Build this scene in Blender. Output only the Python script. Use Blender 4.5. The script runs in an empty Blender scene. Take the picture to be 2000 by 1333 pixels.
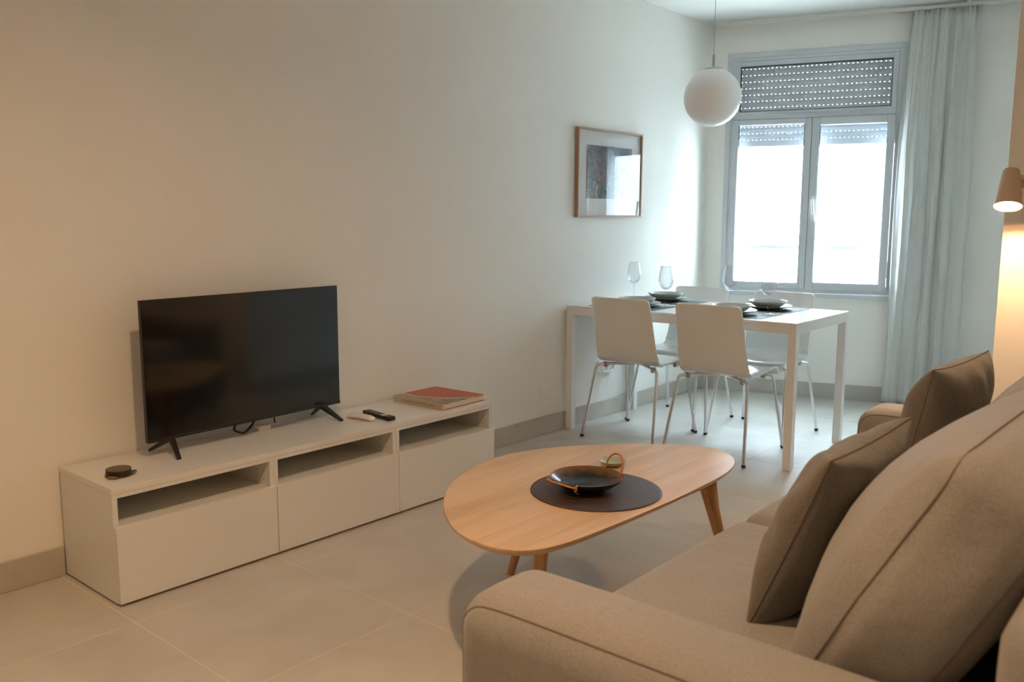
import bpy, bmesh, math, random
from mathutils import Vector, Matrix
from math import pi, sin, cos, tan, radians, atan2, sqrt
random.seed(7)
S = bpy.context.scene
COL = S.collection

# ------------------------------------------------------------------ camera
def cam_matrix(loc, yaw, pitch, roll):
    f = Vector((cos(pitch)*cos(yaw), cos(pitch)*sin(yaw), sin(pitch)))
    r = f.cross(Vector((0, 0, 1))).normalized(); u = r.cross(f)
    r2 = r*cos(roll)+u*sin(roll); u2 = -r*sin(roll)+u*cos(roll)
    m = Matrix((r2, u2, -f)).transposed().to_4x4(); m.translation = Vector(loc)
    return m
cd = bpy.data.cameras.new('camera'); cam = bpy.data.objects.new('camera', cd); COL.objects.link(cam)
cam.matrix_world = cam_matrix((-1.2047, -3.1134, 1.253), .711, -.1412, .0027)
cd.sensor_width = 36; cd.lens = 1712.38/2000*36; cd.clip_start = .05
cd.dof.use_dof = True; cd.dof.focus_distance = 3.3; cd.dof.aperture_fstop = 4.5
S.camera = cam

# ------------------------------------------------------------------ sky, sun, exposure
S.view_settings.view_transform = 'Standard'; S.view_settings.look = 'None'
S.view_settings.gamma = 1; S.view_settings.exposure = 0.25; S.view_settings.use_curve_mapping = False
W = bpy.data.worlds.new('sky'); S.world = W; W.use_nodes = True
bg = W.node_tree.nodes['Background']
bg.inputs[0].default_value = (.68, .86, 1, 1); bg.inputs[1].default_value = 50.0
WA = .2969
WX = Vector((sin(WA), -cos(WA), 0)); WY = Vector((cos(WA), sin(WA), 0)); WO = Vector((4.542, 0, 0))
WROT = atan2(-cos(WA), sin(WA))
def wp(s, off, z): return WO+WX*s+WY*off+Vector((0, 0, z))
ZC = 2.5885
def light(name, kind, loc, energy, color, aim=None, **kw):
    l = bpy.data.lights.new(name, kind); l.energy = energy; l.color = color
    for k, v in kw.items(): setattr(l, k, v)
    o = bpy.data.objects.new(name, l); COL.objects.link(o); o.location = loc
    if aim is not None: o.rotation_euler = Vector(aim).to_track_quat('-Z', 'Y').to_euler()
    return o
light('sun', 'SUN', (0, 0, 8), 30, (1, .97, .92), aim=WY*1.0+Vector((0.25, 0, -1.1)), angle=.01)
po = light('window_portal', 'AREA', wp(.70, .22, 1.4), 1, (1, 1, 1), aim=-WY, shape='RECTANGLE', size=1.2, size_y=1.7)
po.data.cycles.is_portal = True
WARM = (1, .62, .33)
S.cycles.max_bounces = 10; S.cycles.diffuse_bounces = 6; S.cycles.glossy_bounces = 5
S.cycles.transparent_max_bounces = 16; S.cycles.transmission_bounces = 10
S.cycles.sample_clamp_indirect = 40; S.cycles.caustics_refractive = False; S.cycles.caustics_reflective = False

# ------------------------------------------------------------------ materials
def mat(name, color, rough=.5, metal=0, **kw):
    m = bpy.data.materials.new(name); m.use_nodes = True
    nt = m.node_tree; b = nt.nodes['Principled BSDF']
    b.inputs['Base Color'].default_value = (*color, 1); b.inputs['Roughness'].default_value = rough
    b.inputs['Metallic'].default_value = metal
    for k, v in kw.items(): b.inputs[k].default_value = v
    return m
def nd(m, t, **kw):
    n = m.node_tree.nodes.new(t)
    for k, v in kw.items():
        if hasattr(n, k): setattr(n, k, v)
        else: n.inputs[k].default_value = v
    return n
def lk(m, a, b): m.node_tree.links.new(a, b)
def pb(m): return m.node_tree.nodes['Principled BSDF']
def coords(m, scale=(1, 1, 1), kind='Object'):
    t = nd(m, 'ShaderNodeTexCoord'); mp = nd(m, 'ShaderNodeMapping'); mp.inputs['Scale'].default_value = scale
    lk(m, t.outputs[kind], mp.inputs['Vector']); return mp.outputs[0]
def noise_color(m, c1, c2, scale, detail=4, vscale=(1, 1, 1), lo=.3, hi=.7, distort=0):
    n = nd(m, 'ShaderNodeTexNoise'); n.inputs['Scale'].default_value = scale; n.inputs['Detail'].default_value = detail
    n.inputs['Distortion'].default_value = distort
    lk(m, coords(m, vscale), n.inputs['Vector'])
    r = nd(m, 'ShaderNodeValToRGB'); r.color_ramp.elements[0].position = lo; r.color_ramp.elements[1].position = hi
    r.color_ramp.elements[0].color = (*c1, 1); r.color_ramp.elements[1].color = (*c2, 1)
    lk(m, n.outputs[0], r.inputs[0]); lk(m, r.outputs[0], pb(m).inputs['Base Color'])
    return n, r
def bump(m, scale, strength, dist=.002, detail=3, vscale=(1, 1, 1)):
    n = nd(m, 'ShaderNodeTexNoise'); n.inputs['Scale'].default_value = scale; n.inputs['Detail'].default_value = detail
    lk(m, coords(m, vscale), n.inputs['Vector'])
    b = nd(m, 'ShaderNodeBump'); b.inputs['Strength'].default_value = strength; b.inputs['Distance'].default_value = dist
    lk(m, n.outputs[0], b.inputs['Height']); lk(m, b.outputs[0], pb(m).inputs['Normal']); return b

M = {}
M['wall'] = mat('wall_paint', (.86, .85, .80), .75); bump(M['wall'], 220, .12, .001)
M['ceiling'] = mat('ceiling_paint', (.88, .88, .86), .8)
M['tile'] = mat('stone_tile', (.42, .39, .34), .38)
n, r = noise_color(M['tile'], (.50, .475, .435), (.60, .575, .53), 3.2, 7, lo=.3, hi=.72, distort=.6)
bump(M['tile'], 60, .10, .001)
M['grout'] = mat('tile_grout', (.74, .70, .62), .8)
M['skirt'] = mat('skirting_tile', (.40, .37, .32), .4); noise_color(M['skirt'], (.48, .45, .40), (.55, .515, .46), 6, 5)
M['white'] = mat('white_laminate', (.76, .75, .72), .35)
M['white_in'] = mat('white_laminate_inside', (.74, .74, .71), .45)
M['table_white'] = mat('white_lacquer', (.86, .86, .85), .28)
M['chair_white'] = mat('glossy_white_shell', (.86, .86, .84), .16)
M['chrome'] = mat('chrome', (.72, .72, .73), .12, 1)
M['black'] = mat('black_plastic', (.012, .012, .013), .35)
M['rubber'] = mat('black_rubber', (.015, .015, .015), .7)
M['screen'] = mat('dark_screen_glass', (.004, .004, .005), .09); pb(M['screen']).inputs['Specular IOR Level'].default_value = .6
M['alu'] = mat('grey_white_aluminium', (.60, .63, .66), .4)
M['alu_dark'] = mat('dark_gasket', (.03, .035, .04), .5)
M['slat'] = mat('shutter_aluminium', (.72, .77, .83), .45)
M['rail_ext'] = mat('outside_metal', (.38, .42, .48), .4)
M['track'] = mat('white_track', (.74, .73, .68), .4)
M['opal'] = mat('opal_glass', (.88, .86, .84), .22)
M['globe'] = mat('opal_globe_glass', (.96, .95, .97), .3, 0, **{'Subsurface Weight': .8, 'Subsurface Radius': (.12, .12, .12), 'Subsurface Scale': 1.0})
M['steel'] = mat('brushed_steel', (.45, .42, .40), .3, 1)
M['plate_out'] = mat('green_grey_glaze', (.17, .21, .19), .3)
M['plate_in'] = mat('pale_grey_glaze', (.55, .60, .60), .15)
M['placemat'] = mat('green_woven_mat', (.055, .085, .065), .55); bump(M['placemat'], 900, .4, .001)
M['oak_light'] = mat('light_oak_frame', (.42, .27, .16), .5)
M['paper'] = mat('white_passepartout', (.78, .77, .73), .7)
M['grey_box'] = mat('pale_plastic', (.66, .58, .50), .4)
M['pages'] = mat('book_pages', (.72, .64, .52), .8)
M['red_cover'] = mat('red_book_cloth', (.50, .12, .06), .6)
M['spine'] = mat('beige_book_spine', (.56, .47, .36), .6)
M['ink'] = mat('brown_ink', (.18, .12, .07), .7)
M['rattan'] = mat('rattan', (.50, .22, .07), .45)
M['sage'] = mat('sage_ceramic', (.36, .42, .34), .35)
M['brass'] = mat('aged_brass', (.30, .19, .07), .4, .8)
M['coaster'] = mat('brown_coaster_top', (.14, .095, .05), .55)
M['coaster_side'] = mat('dark_coaster_side', (.02, .012, .008), .5)
M['lamp_shade'] = mat('beige_lamp_metal', (.60, .46, .34), .5)
M['render'] = mat('white_render', (.25, .255, .26), .9)
M['street'] = mat('pale_street', (.30, .30, .29), .9)
M['facade_detail'] = mat('grey_facade_detail', (.10, .10, .11), .6)
M['feet'] = mat('dark_wood_feet', (.05, .03, .02), .5)

def fabric(name, c1, c2):
    m = mat(name, c1, .92); noise_color(m, c1, c2, 320, 3, lo=.32, hi=.68)
    pb(m).inputs['Sheen Weight'].default_value = .25; pb(m).inputs['Sheen Roughness'].default_value = .5
    n2 = nd(m, 'ShaderNodeTexNoise'); n2.inputs['Scale'].default_value = 420; n2.inputs['Detail'].default_value = 2
    n3 = nd(m, 'ShaderNodeTexNoise'); n3.inputs['Scale'].default_value = 9; n3.inputs['Detail'].default_value = 3
    c = coords(m); lk(m, c, n2.inputs['Vector']); lk(m, c, n3.inputs['Vector'])
    a = nd(m, 'ShaderNodeBump'); a.inputs['Strength'].default_value = .35; a.inputs['Distance'].default_value = .002
    b = nd(m, 'ShaderNodeBump'); b.inputs['Strength'].default_value = .35; b.inputs['Distance'].default_value = .02
    lk(m, n3.outputs[0], b.inputs['Height']); lk(m, b.outputs[0], a.inputs['Normal'])
    lk(m, n2.outputs[0], a.inputs['Height']); lk(m, a.outputs[0], pb(m).inputs['Normal'])
    return m
M['sofa'] = fabric('taupe_sofa_fabric', (.235, .225, .218), (.325, .313, .305))
M['cushion'] = fabric('taupe_cushion_fabric', (.115, .104, .092), (.18, .163, .146))
M['seam'] = mat('seam_thread', (.17, .135, .105), .9)
M['mat'] = mat('brown_woven_mat', (.055, .032, .028), .5)
def rings(m):
    t = nd(m, 'ShaderNodeTexWave'); t.wave_type = 'RINGS'; t.rings_direction = 'Z'; t.inputs['Scale'].default_value = 38
    lk(m, coords(m), t.inputs['Vector'])
    b = nd(m, 'ShaderNodeBump'); b.inputs['Strength'].default_value = .35; b.inputs['Distance'].default_value = .001
    lk(m, t.outputs['Fac'], b.inputs['Height']); lk(m, b.outputs[0], pb(m).inputs['Normal'])
rings(M['mat'])

def wood(name, c1, c2, c3, axis=0, rough=.35):
    m = mat(name, c2, rough)
    sc = [9, 9, 9]; sc[axis] = .9
    c = coords(m, tuple(sc))
    n1 = nd(m, 'ShaderNodeTexNoise'); n1.inputs['Scale'].default_value = 1.6; n1.inputs['Detail'].default_value = 5; n1.inputs['Distortion'].default_value = .6
    lk(m, c, n1.inputs['Vector'])
    sc2 = [140, 140, 140]; sc2[axis] = 4
    n2 = nd(m, 'ShaderNodeTexNoise'); n2.inputs['Scale'].default_value = 1.0; n2.inputs['Detail'].default_value = 4
    lk(m, coords(m, tuple(sc2)), n2.inputs['Vector'])
    mx = nd(m, 'ShaderNodeMath', operation='MULTIPLY_ADD'); mx.inputs[1].default_value = .65
    m2 = nd(m, 'ShaderNodeMath', operation='MULTIPLY'); m2.inputs[1].default_value = .35
    lk(m, n2.outputs[0], m2.inputs[0]); lk(m, n1.outputs[0], mx.inputs[0]); lk(m, m2.outputs[0], mx.inputs[2])
    r = nd(m, 'ShaderNodeValToRGB'); e = r.color_ramp.elements
    e[0].position = .36; e[0].color = (*c1, 1); e[1].position = .64; e[1].color = (*c3, 1)
    k = e.new(.5); k.color = (*c2, 1)
    lk(m, mx.outputs[0], r.inputs[0]); lk(m, r.outputs[0], pb(m).inputs['Base Color'])
    b = nd(m, 'ShaderNodeBump'); b.inputs['Strength'].default_value = .12; b.inputs['Distance'].default_value = .001
    lk(m, n2.outputs[0], b.inputs['Height']); lk(m, b.outputs[0], pb(m).inputs['Normal'])
    return m
M['oak'] = wood('oak_veneer', (.52, .34, .19), (.63, .43, .255), (.69, .49, .30), 0, .32)
M['oak_leg'] = wood('oak_leg', (.42, .21, .085), (.53, .28, .12), (.60, .34, .16), 2, .4)

def thin_glass(name, tint=(.97, .98, .98)):
    m = bpy.data.materials.new(name); m.use_nodes = True; nt = m.node_tree; nt.nodes.clear()
    out = nt.nodes.new('ShaderNodeOutputMaterial'); mix = nt.nodes.new('ShaderNodeMixShader')
    t = nt.nodes.new('ShaderNodeBsdfTransparent'); t.inputs[0].default_value = (*tint, 1)
    g = nt.nodes.new('ShaderNodeBsdfGlossy'); g.inputs['Roughness'].default_value = 0.02
    lw_ = nt.nodes.new('ShaderNodeLayerWeight'); p5 = nt.nodes.new('ShaderNodeMath'); p5.operation = 'POWER'; p5.inputs[1].default_value = 5
    f = nt.nodes.new('ShaderNodeMath'); f.operation = 'MULTIPLY_ADD'; f.inputs[1].default_value = .95; f.inputs[2].default_value = .045
    nt.links.new(lw_.outputs['Facing'], p5.inputs[0]); nt.links.new(p5.outputs[0], f.inputs[0])
    nt.links.new(f.outputs[0], mix.inputs[0]); nt.links.new(t.outputs[0], mix.inputs[1]); nt.links.new(g.outputs[0], mix.inputs[2])
    nt.links.new(mix.outputs[0], out.inputs[0]); return m
M['pane'] = thin_glass('window_glass')
M['frame_glass'] = thin_glass('picture_glass', (.99, .99, .99))
M['wine'] = thin_glass('clear_glass', (.97, .975, .98))
for n_ in M['wine'].node_tree.nodes:
    if n_.type == 'MATH' and n_.operation == 'POWER': n_.inputs[1].default_value = 2.2
    if n_.type == 'MATH' and n_.operation == 'MULTIPLY_ADD': n_.inputs[2].default_value = .045
def curtain_mat():
    m = bpy.data.materials.new('white_curtain_cloth'); m.use_nodes = True; nt = m.node_tree
    b = nt.nodes['Principled BSDF']; b.inputs['Base Color'].default_value = (.88, .89, .87, 1); b.inputs['Roughness'].default_value = .6
    t = nt.nodes.new('ShaderNodeBsdfTranslucent'); t.inputs[0].default_value = (.85, .87, .85, 1)
    mix = nt.nodes.new('ShaderNodeMixShader'); mix.inputs[0].default_value = .4
    o = nt.nodes['Material Output']
    nt.links.new(b.outputs[0], mix.inputs[1]); nt.links.new(t.outputs[0], mix.inputs[2]); nt.links.new(mix.outputs[0], o.inputs[0])
    return m
M['curtain'] = curtain_mat()
def emit(name, color, s):
    m = mat(name, color, .5); b = pb(m); b.inputs['Emission Color'].default_value = (*color, 1); b.inputs['Emission Strength'].default_value = s
    return m
M['bulb'] = emit('lit_diffuser', (1, .74, .48), 6)
M['downlight'] = emit('lit_downlight', (1, .74, .48), 6)

def bowl_glaze():
    m = mat('dark_reactive_glaze', (.02, .02, .025), .2, 0, **{'Specular IOR Level': .35})
    c = coords(m); s = nd(m, 'ShaderNodeSeparateXYZ'); lk(m, c, s.inputs[0])
    n = nd(m, 'ShaderNodeTexNoise'); n.inputs['Scale'].default_value = 28; n.inputs['Detail'].default_value = 5; lk(m, c, n.inputs['Vector'])
    a = nd(m, 'ShaderNodeMath', operation='MULTIPLY_ADD'); a.inputs[1].default_value = .022; lk(m, n.outputs[0], a.inputs[0]); lk(m, s.outputs['Z'], a.inputs[2])
    r = nd(m, 'ShaderNodeValToRGB'); e = r.color_ramp.elements
    e[0].position = .026; e[0].color = (.008, .010, .013, 1); e[1].position = .045; e[1].color = (.15, .085, .03, 1)
    k = e.new(.034); k.color = (.03, .025, .02, 1)
    lk(m, a.outputs[0], r.inputs[0]); lk(m, r.outputs[0], pb(m).inputs['Base Color']); return m
M['glaze'] = bowl_glaze()
M['glaze_out'] = mat('black_glaze_outside', (.012, .011, .011), .25)
def art_mat():
    m = mat('printed_art', (.1, .12, .12), .6)
    c = coords(m, (1, 1, 1))
    n1 = nd(m, 'ShaderNodeTexVoronoi'); n1.inputs['Scale'].default_value = 34
    n2 = nd(m, 'ShaderNodeTexNoise'); n2.inputs['Scale'].default_value = 16; n2.inputs['Detail'].default_value = 6; n2.inputs['Distortion'].default_value = 1.5
    lk(m, c, n2.inputs['Vector'])
    mixv = nd(m, 'ShaderNodeVectorMath', operation='ADD'); lk(m, c, mixv.inputs[0])
    sc = nd(m, 'ShaderNodeVectorMath', operation='SCALE'); sc.inputs['Scale'].default_value = .06; lk(m, n2.outputs['Color'], sc.inputs[0])
    lk(m, sc.outputs[0], mixv.inputs[1]); lk(m, mixv.outputs[0], n1.inputs['Vector'])
    r = nd(m, 'ShaderNodeValToRGB'); e = r.color_ramp.elements
    e[0].position = .36; e[0].color = (.012, .018, .018, 1); e[1].position = .70; e[1].color = (.40, .27, .13, 1)
    for p, col in ((.44, (.03, .05, .045)), (.49, (.10, .12, .12)), (.53, (.03, .03, .035)), (.58, (.38, .10, .05)), (.60, (.05, .06, .05)), (.65, (.20, .23, .21))):
        k = e.new(p); k.color = (*col, 1)
    ad = nd(m, 'ShaderNodeMath', operation='MULTIPLY_ADD'); ad.inputs[1].default_value = .16
    s = nd(m, 'ShaderNodeSeparateColor'); lk(m, n1.outputs['Color'], s.inputs[0])
    lk(m, s.outputs[0], ad.inputs[0]); sb = nd(m, 'ShaderNodeMath', operation='SUBTRACT'); sb.inputs[1].default_value = .07
    lk(m, n2.outputs[0], sb.inputs[0]); lk(m, sb.outputs[0], ad.inputs[2])
    lk(m, ad.outputs[0], r.inputs[0]); lk(m, r.outputs[0], pb(m).inputs['Base Color']); return m
M['art'] = art_mat()
def cover_mat():
    # printed cover: terracotta panel with a pale curved outline, mottled grey green print towards the spine
    m = mat('printed_book_cover', (.5, .13, .07), .5)
    c = coords(m); s = nd(m, 'ShaderNodeSeparateXYZ'); lk(m, c, s.inputs[0])
    n = nd(m, 'ShaderNodeTexNoise'); n.inputs['Scale'].default_value = 26; n.inputs['Detail'].default_value = 5; lk(m, c, n.inputs['Vector'])
    d = nd(m, 'ShaderNodeVectorMath', operation='DISTANCE'); d.inputs[1].default_value = (.36, -.06, .03); lk(m, c, d.inputs[0])
    w = nd(m, 'ShaderNodeMath', operation='MULTIPLY_ADD'); w.inputs[1].default_value = .03; lk(m, n.outputs[0], w.inputs[0]); lk(m, d.outputs['Value'], w.inputs[2])
    r = nd(m, 'ShaderNodeValToRGB'); r.color_ramp.interpolation = 'CONSTANT'; e = r.color_ramp.elements
    e[0].position = 0; e[0].color = (0, 0, 0, 1); e[1].position = .312; e[1].color = (.5, .5, .5, 1); k = e.new(.326); k.color = (1, 1, 1, 1)
    lk(m, w.outputs[0], r.inputs[0])
    pr = nd(m, 'ShaderNodeValToRGB'); e = pr.color_ramp.elements
    e[0].position = .38; e[0].color = (.15, .15, .10, 1); e[1].position = .62; e[1].color = (.45, .30, .24, 1); k = e.new(.5); k.color = (.30, .28, .20, 1)
    lk(m, n.outputs[0], pr.inputs[0])
    g1 = nd(m, 'ShaderNodeMath', operation='GREATER_THAN'); g1.inputs[1].default_value = .25; lk(m, r.outputs[0], g1.inputs[0])
    g2 = nd(m, 'ShaderNodeMath', operation='GREATER_THAN'); g2.inputs[1].default_value = .75; lk(m, r.outputs[0], g2.inputs[0])
    a = nd(m, 'ShaderNodeMix', data_type='RGBA'); a.inputs[6].default_value = (.50, .13, .06, 1); a.inputs[7].default_value = (.66, .50, .40, 1)
    lk(m, g1.outputs[0], a.inputs[0])
    b = nd(m, 'ShaderNodeMix', data_type='RGBA'); lk(m, g2.outputs[0], b.inputs[0]); lk(m, a.outputs[2], b.inputs[6]); lk(m, pr.outputs[0], b.inputs[7])
    lk(m, b.outputs[2], pb(m).inputs['Base Color']); return m
M['cover'] = cover_mat()

# ------------------------------------------------------------------ mesh helpers
from mathutils.bvhtree import BVHTree
def snapped(pts, mesh, lift=.0006, k=6):
    bm = bmesh.new(); bm.from_mesh(mesh); bm.normal_update(); t = BVHTree.FromBMesh(bm); out = []
    pts = [Vector(p) for p in pts]
    for i in range(len(pts)-1):
        for q in range(k):
            co, no, _, _ = t.find_nearest(pts[i].lerp(pts[i+1], q/k)); out.append(co+no*lift)
    co, no, _, _ = t.find_nearest(pts[-1]); out.append(co+no*lift); bm.free()
    for _ in range(3): out = [out[0]]+[(out[i-1]+out[i]*2+out[i+1])/4 for i in range(1, len(out)-1)]+[out[-1]]
    return out
class B:
    def __init__(s): s.b = bmesh.new()
    def add(s, vs, fs):
        v = [s.b.verts.new(p) for p in vs]
        for f in fs:
            try: s.b.faces.new([v[i] for i in f])
            except ValueError: pass
        return s
    def box(s, x0, x1, y0, y1, z0, z1):
        vs = [(x, y, z) for x in (x0, x1) for y in (y0, y1) for z in (z0, z1)]
        return s.add(vs, [(0, 1, 3, 2), (4, 6, 7, 5), (0, 4, 5, 1), (2, 3, 7, 6), (0, 2, 6, 4), (1, 5, 7, 3)])
    def prism(s, poly, z0, z1):
        n = len(poly); vs = [(x, y, z0) for x, y in poly]+[(x, y, z1) for x, y in poly]
        return s.add(vs, [tuple(range(n))[::-1], tuple(range(n, 2*n))]+[(i, (i+1) % n, n+(i+1) % n, n+i) for i in range(n)])
    def lathe(s, prof, c=(0, 0, 0), seg=40, closed=False, axis=None):
        vs, fs = [], []; n = len(prof)
        for i in range(seg):
            a = 2*pi*i/seg
            for r, z in prof: vs.append(Vector((r*cos(a), r*sin(a), z)))
        if axis is not None:
            q = Vector((0, 0, 1)).rotation_difference(Vector(axis).normalized()); vs = [q @ v for v in vs]
        vs = [v+Vector(c) for v in vs]
        m = n if closed else n-1
        for i in range(seg):
            j = (i+1) % seg
            for k in range(m):
                k2 = (k+1) % n; fs.append((i*n+k, j*n+k, j*n+k2, i*n+k2))
        s.add(vs, fs); bmesh.ops.remove_doubles(s.b, verts=s.b.verts, dist=1e-6); return s
    def tube(s, pts, r, seg=10, cap=True):
        pts = [Vector(p) for p in pts]; n = len(pts)
        rr = r if isinstance(r, (list, tuple)) else [r]*n
        t0 = (pts[1]-pts[0]).normalized(); up = Vector((0, 0, 1)) if abs(t0.z) < .9 else Vector((1, 0, 0))
        a = t0.cross(up).normalized(); vs, fs = [], []
        for i, p in enumerate(pts):
            t = (pts[min(i+1, n-1)]-pts[max(i-1, 0)]).normalized()
            a = (a-t*a.dot(t)).normalized(); b = t.cross(a)
            for k in range(seg):
                q = 2*pi*k/seg; vs.append(p+(a*cos(q)+b*sin(q))*rr[i])
        for i in range(n-1):
            for k in range(seg):
                k2 = (k+1) % seg; fs.append((i*seg+k, i*seg+k2, (i+1)*seg+k2, (i+1)*seg+k))
        if cap: fs += [tuple(range(seg))[::-1], tuple(range((n-1)*seg, n*seg))]
        return s.add(vs, fs)
    def cyl(s, p0, p1, r, r1=None, seg=20): return s.tube([p0, p1], [r, r if r1 is None else r1], seg)
    def build(s, name, m, parent=None, smooth=False, bevel=0, sub=0, seg=2):
        bmesh.ops.recalc_face_normals(s.b, faces=s.b.faces)
        me = bpy.data.meshes.new(name); s.b.to_mesh(me); s.b.free(); me.materials.append(m)
        o = bpy.data.objects.new(name, me); COL.objects.link(o)
        if parent is not None: o.parent = parent
        if smooth:
            for p in me.polygons: p.use_smooth = True
            if smooth == 'auto':
                me.set_sharp_from_angle(angle=radians(40))
        if bevel:
            md = o.modifiers.new('bevel', 'BEVEL'); md.width = bevel; md.segments = seg; md.limit_method = 'ANGLE'
            md.harden_normals = False
            for p in me.polygons: p.use_smooth = True
            me.set_sharp_from_angle(angle=radians(180))
            wn = o.modifiers.new('wn', 'WEIGHTED_NORMAL'); wn.keep_sharp = False
        if sub:
            md = o.modifiers.new('sub', 'SUBSURF'); md.levels = sub; md.render_levels = sub
        return o
def soft_box(x0, x1, y0, y1, z0, z1, r, bulge=(0, 0, 0), n=14):
    """rounded box whose faces swell by bulge metres in x, y, z"""
    b = B(); c = Vector(((x0+x1)/2, (y0+y1)/2, (z0+z1)/2)); h = Vector(((x1-x0)/2, (y1-y0)/2, (z1-z0)/2))
    r = min(r, min(h)*.98); vmap = {}
    ts = []
    for i in range(n+1): ts.append(-1+2*i/n)
    def key(p): return tuple(round(k, 5) for k in p)
    def remap(t, hh):   # concentrate samples in the rounded rim
        k = r/hh; a = abs(t); e = .45
        v = (a/(1-e))*(1-k) if a < 1-e else (1-k)+k*(a-(1-e))/e
        return math.copysign(min(1, v), t)
    def vert(q):
        k = key(q)
        if k in vmap: return vmap[k]
        p = Vector([remap(q[i], h[i])*h[i] for i in range(3)])
        inn = Vector([max(-(h[i]-r), min(h[i]-r, p[i])) for i in range(3)])
        d = p-inn
        if d.length > 1e-9:
            # cube to sphere mapping inside the rim
            u = d/r; x, y, z = u
            s_ = Vector((x*sqrt(max(0, 1-y*y/2-z*z/2+y*y*z*z/3)), y*sqrt(max(0, 1-z*z/2-x*x/2+z*z*x*x/3)), z*sqrt(max(0, 1-x*x/2-y*y/2+x*x*y*y/3))))
            p = inn+s_*r
        u = [p[i]/h[i] for i in range(3)]
        for i in range(3):
            if bulge[i]:
                j, k2 = (i+1) % 3, (i+2) % 3
                p[i] += bulge[i]*u[i]*max(0, 1-u[j]**2)**.8*max(0, 1-u[k2]**2)**.8
        vmap[k] = b.b.verts.new(p+c); return vmap[k]
    for ax in range(3):
        for sg in (-1, 1):
            for i in range(n):
                for j in range(n):
                    q = []
                    for (a, bb) in ((ts[i], ts[j]), (ts[i+1], ts[j]), (ts[i+1], ts[j+1]), (ts[i], ts[j+1])):
                        v = [0, 0, 0]; v[ax] = sg; v[(ax+1) % 3] = a; v[(ax+2) % 3] = bb; q.append(vert(v))
                    try: b.b.faces.new(q if sg > 0 else q[::-1])
                    except ValueError: pass
    return b
def shape(b, fn):
    for v in b.b.verts: v.co = fn(v.co.copy())
    return b
def smooth_pts(pts, q=6):
    c = [Vector(p) for p in pts]; c = [c[0]*2-c[1]]+c+[c[-1]*2-c[-2]]; out = []
    for i in range(1, len(c)-2):
        for k in range(q):
            t = k/q; out.append(.5*((2*c[i])+(c[i+1]-c[i-1])*t+(2*c[i-1]-5*c[i]+4*c[i+1]-c[i+2])*t*t+(-c[i-1]+3*c[i]-3*c[i+1]+c[i+2])*t**3))
    out.append(c[-2]); return out
def empty(name, loc=(0, 0, 0), rz=0):
    o = bpy.data.objects.new(name, None); COL.objects.link(o); o.location = loc; o.rotation_euler = (0, 0, rz)
    o.empty_display_size = .05; return o
def tag(o, label=None, cat=None, group=None, kind=None):
    if label: o['label'] = label
    if cat: o['category'] = cat
    if group: o['group'] = group
    if kind: o['kind'] = kind
    return o
def thing(name, label, cat, loc=(0, 0, 0), rz=0, group=None): return tag(empty(name, loc, rz), label, cat, group)
def struct(o): o['kind'] = 'structure'; return o
def copy_tree(o, parent=None):
    c = o.copy(); COL.objects.link(c); c.parent = parent
    for ch in list(o.children): copy_tree(ch, c)
    return c

# ------------------------------------------------------------------ room shell
XB, YR, XE, YE = -4.2, -3.42, 2.42, -2.362     # back wall x, sofa wall y, partition face x, alcove wall y
s_al = -YE/cos(WA); XF = WO.x+WX.x*s_al         # where the window wall meets the alcove wall
fl = struct(B().prism([(XB-.2, .2), (6.2, .2), (6.2, YR-.2), (XB-.2, YR-.2)], -.2, -.0007).build('floor', M['grout']))
fl['label'] = 'floor of large beige stone tiles'
def clip(poly, px, py, nx, ny):
    out = []
    for i in range(len(poly)):
        a, b = poly[i], poly[(i+1) % len(poly)]
        da, db = (a[0]-px)*nx+(a[1]-py)*ny, (b[0]-px)*nx+(b[1]-py)*ny
        if da >= 0: out.append(a)
        if da*db < 0:
            t = da/(da-db); out.append((a[0]+t*(b[0]-a[0]), a[1]+t*(b[1]-a[1])))
    return out
T = .6; g = .0017
tile_mesh = None
for i in range(-8, 10):
    for j in range(0, 7):
        x0, x1 = -.017+i*T+g, -.017+(i+1)*T-g
        y1, y0 = -.55+T-j*T-g, -.55-j*T+g
        y1 = min(y1, -.002)
        full = j > 0
        y0c = max(y0, YR+.002)
        if y0c != y0: full = False
        if y1-y0c < .02 or x1 < XB+.02: continue
        poly = [(max(x0, XB+.002), y0c), (x1, y0c), (x1, y1), (max(x0, XB+.002), y1)]
        if x0 < XB+.002: full = False
        if x1 > 4.4:
            p2 = clip(poly, WO.x-.003, 0, -WY.x, -WY.y)
            if len(p2) < 3: continue
            if len(p2) != len(poly) or any(abs(a[0]-b[0])+abs(a[1]-b[1]) > 1e-6 for a, b in zip(p2, poly)): full = False
            poly = p2
        if y0c < YE and x1 > XE:     # clip away what lies under the partition block
            if y1 > YE+.02:
                q = [(px_, max(py_, YE+.001)) for px_, py_ in poly]
                if x0 < XE: pass
                else: poly = q; full = False
            elif x0 > XE: continue
            else:
                poly = [(min(px_, XE-.001), py_) for px_, py_ in poly]; full = False
        cx, cy = x0, y1
        if full and tile_mesh is not None:
            o = tile_mesh.copy(); COL.objects.link(o); o.location = (x0, y0, 0); o.parent = fl; continue
        b = B().prism([(p[0]-x0, p[1]-y0) for p in poly], -.012, 0)
        o = b.build('floor_tile', M['tile'], fl, bevel=.0004, seg=1); o.location = (x0, y0, 0)
        if full: tile_mesh = o
# colour variation per tile comes from noise in world space
tm = M['tile'].node_tree
for nn in tm.nodes:
    if nn.type == 'TEX_COORD':
        geo = tm.nodes.new('ShaderNodeNewGeometry')
        for l in list(nn.outputs['Object'].links): tm.links.new(geo.outputs['Position'], l.to_socket)

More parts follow.
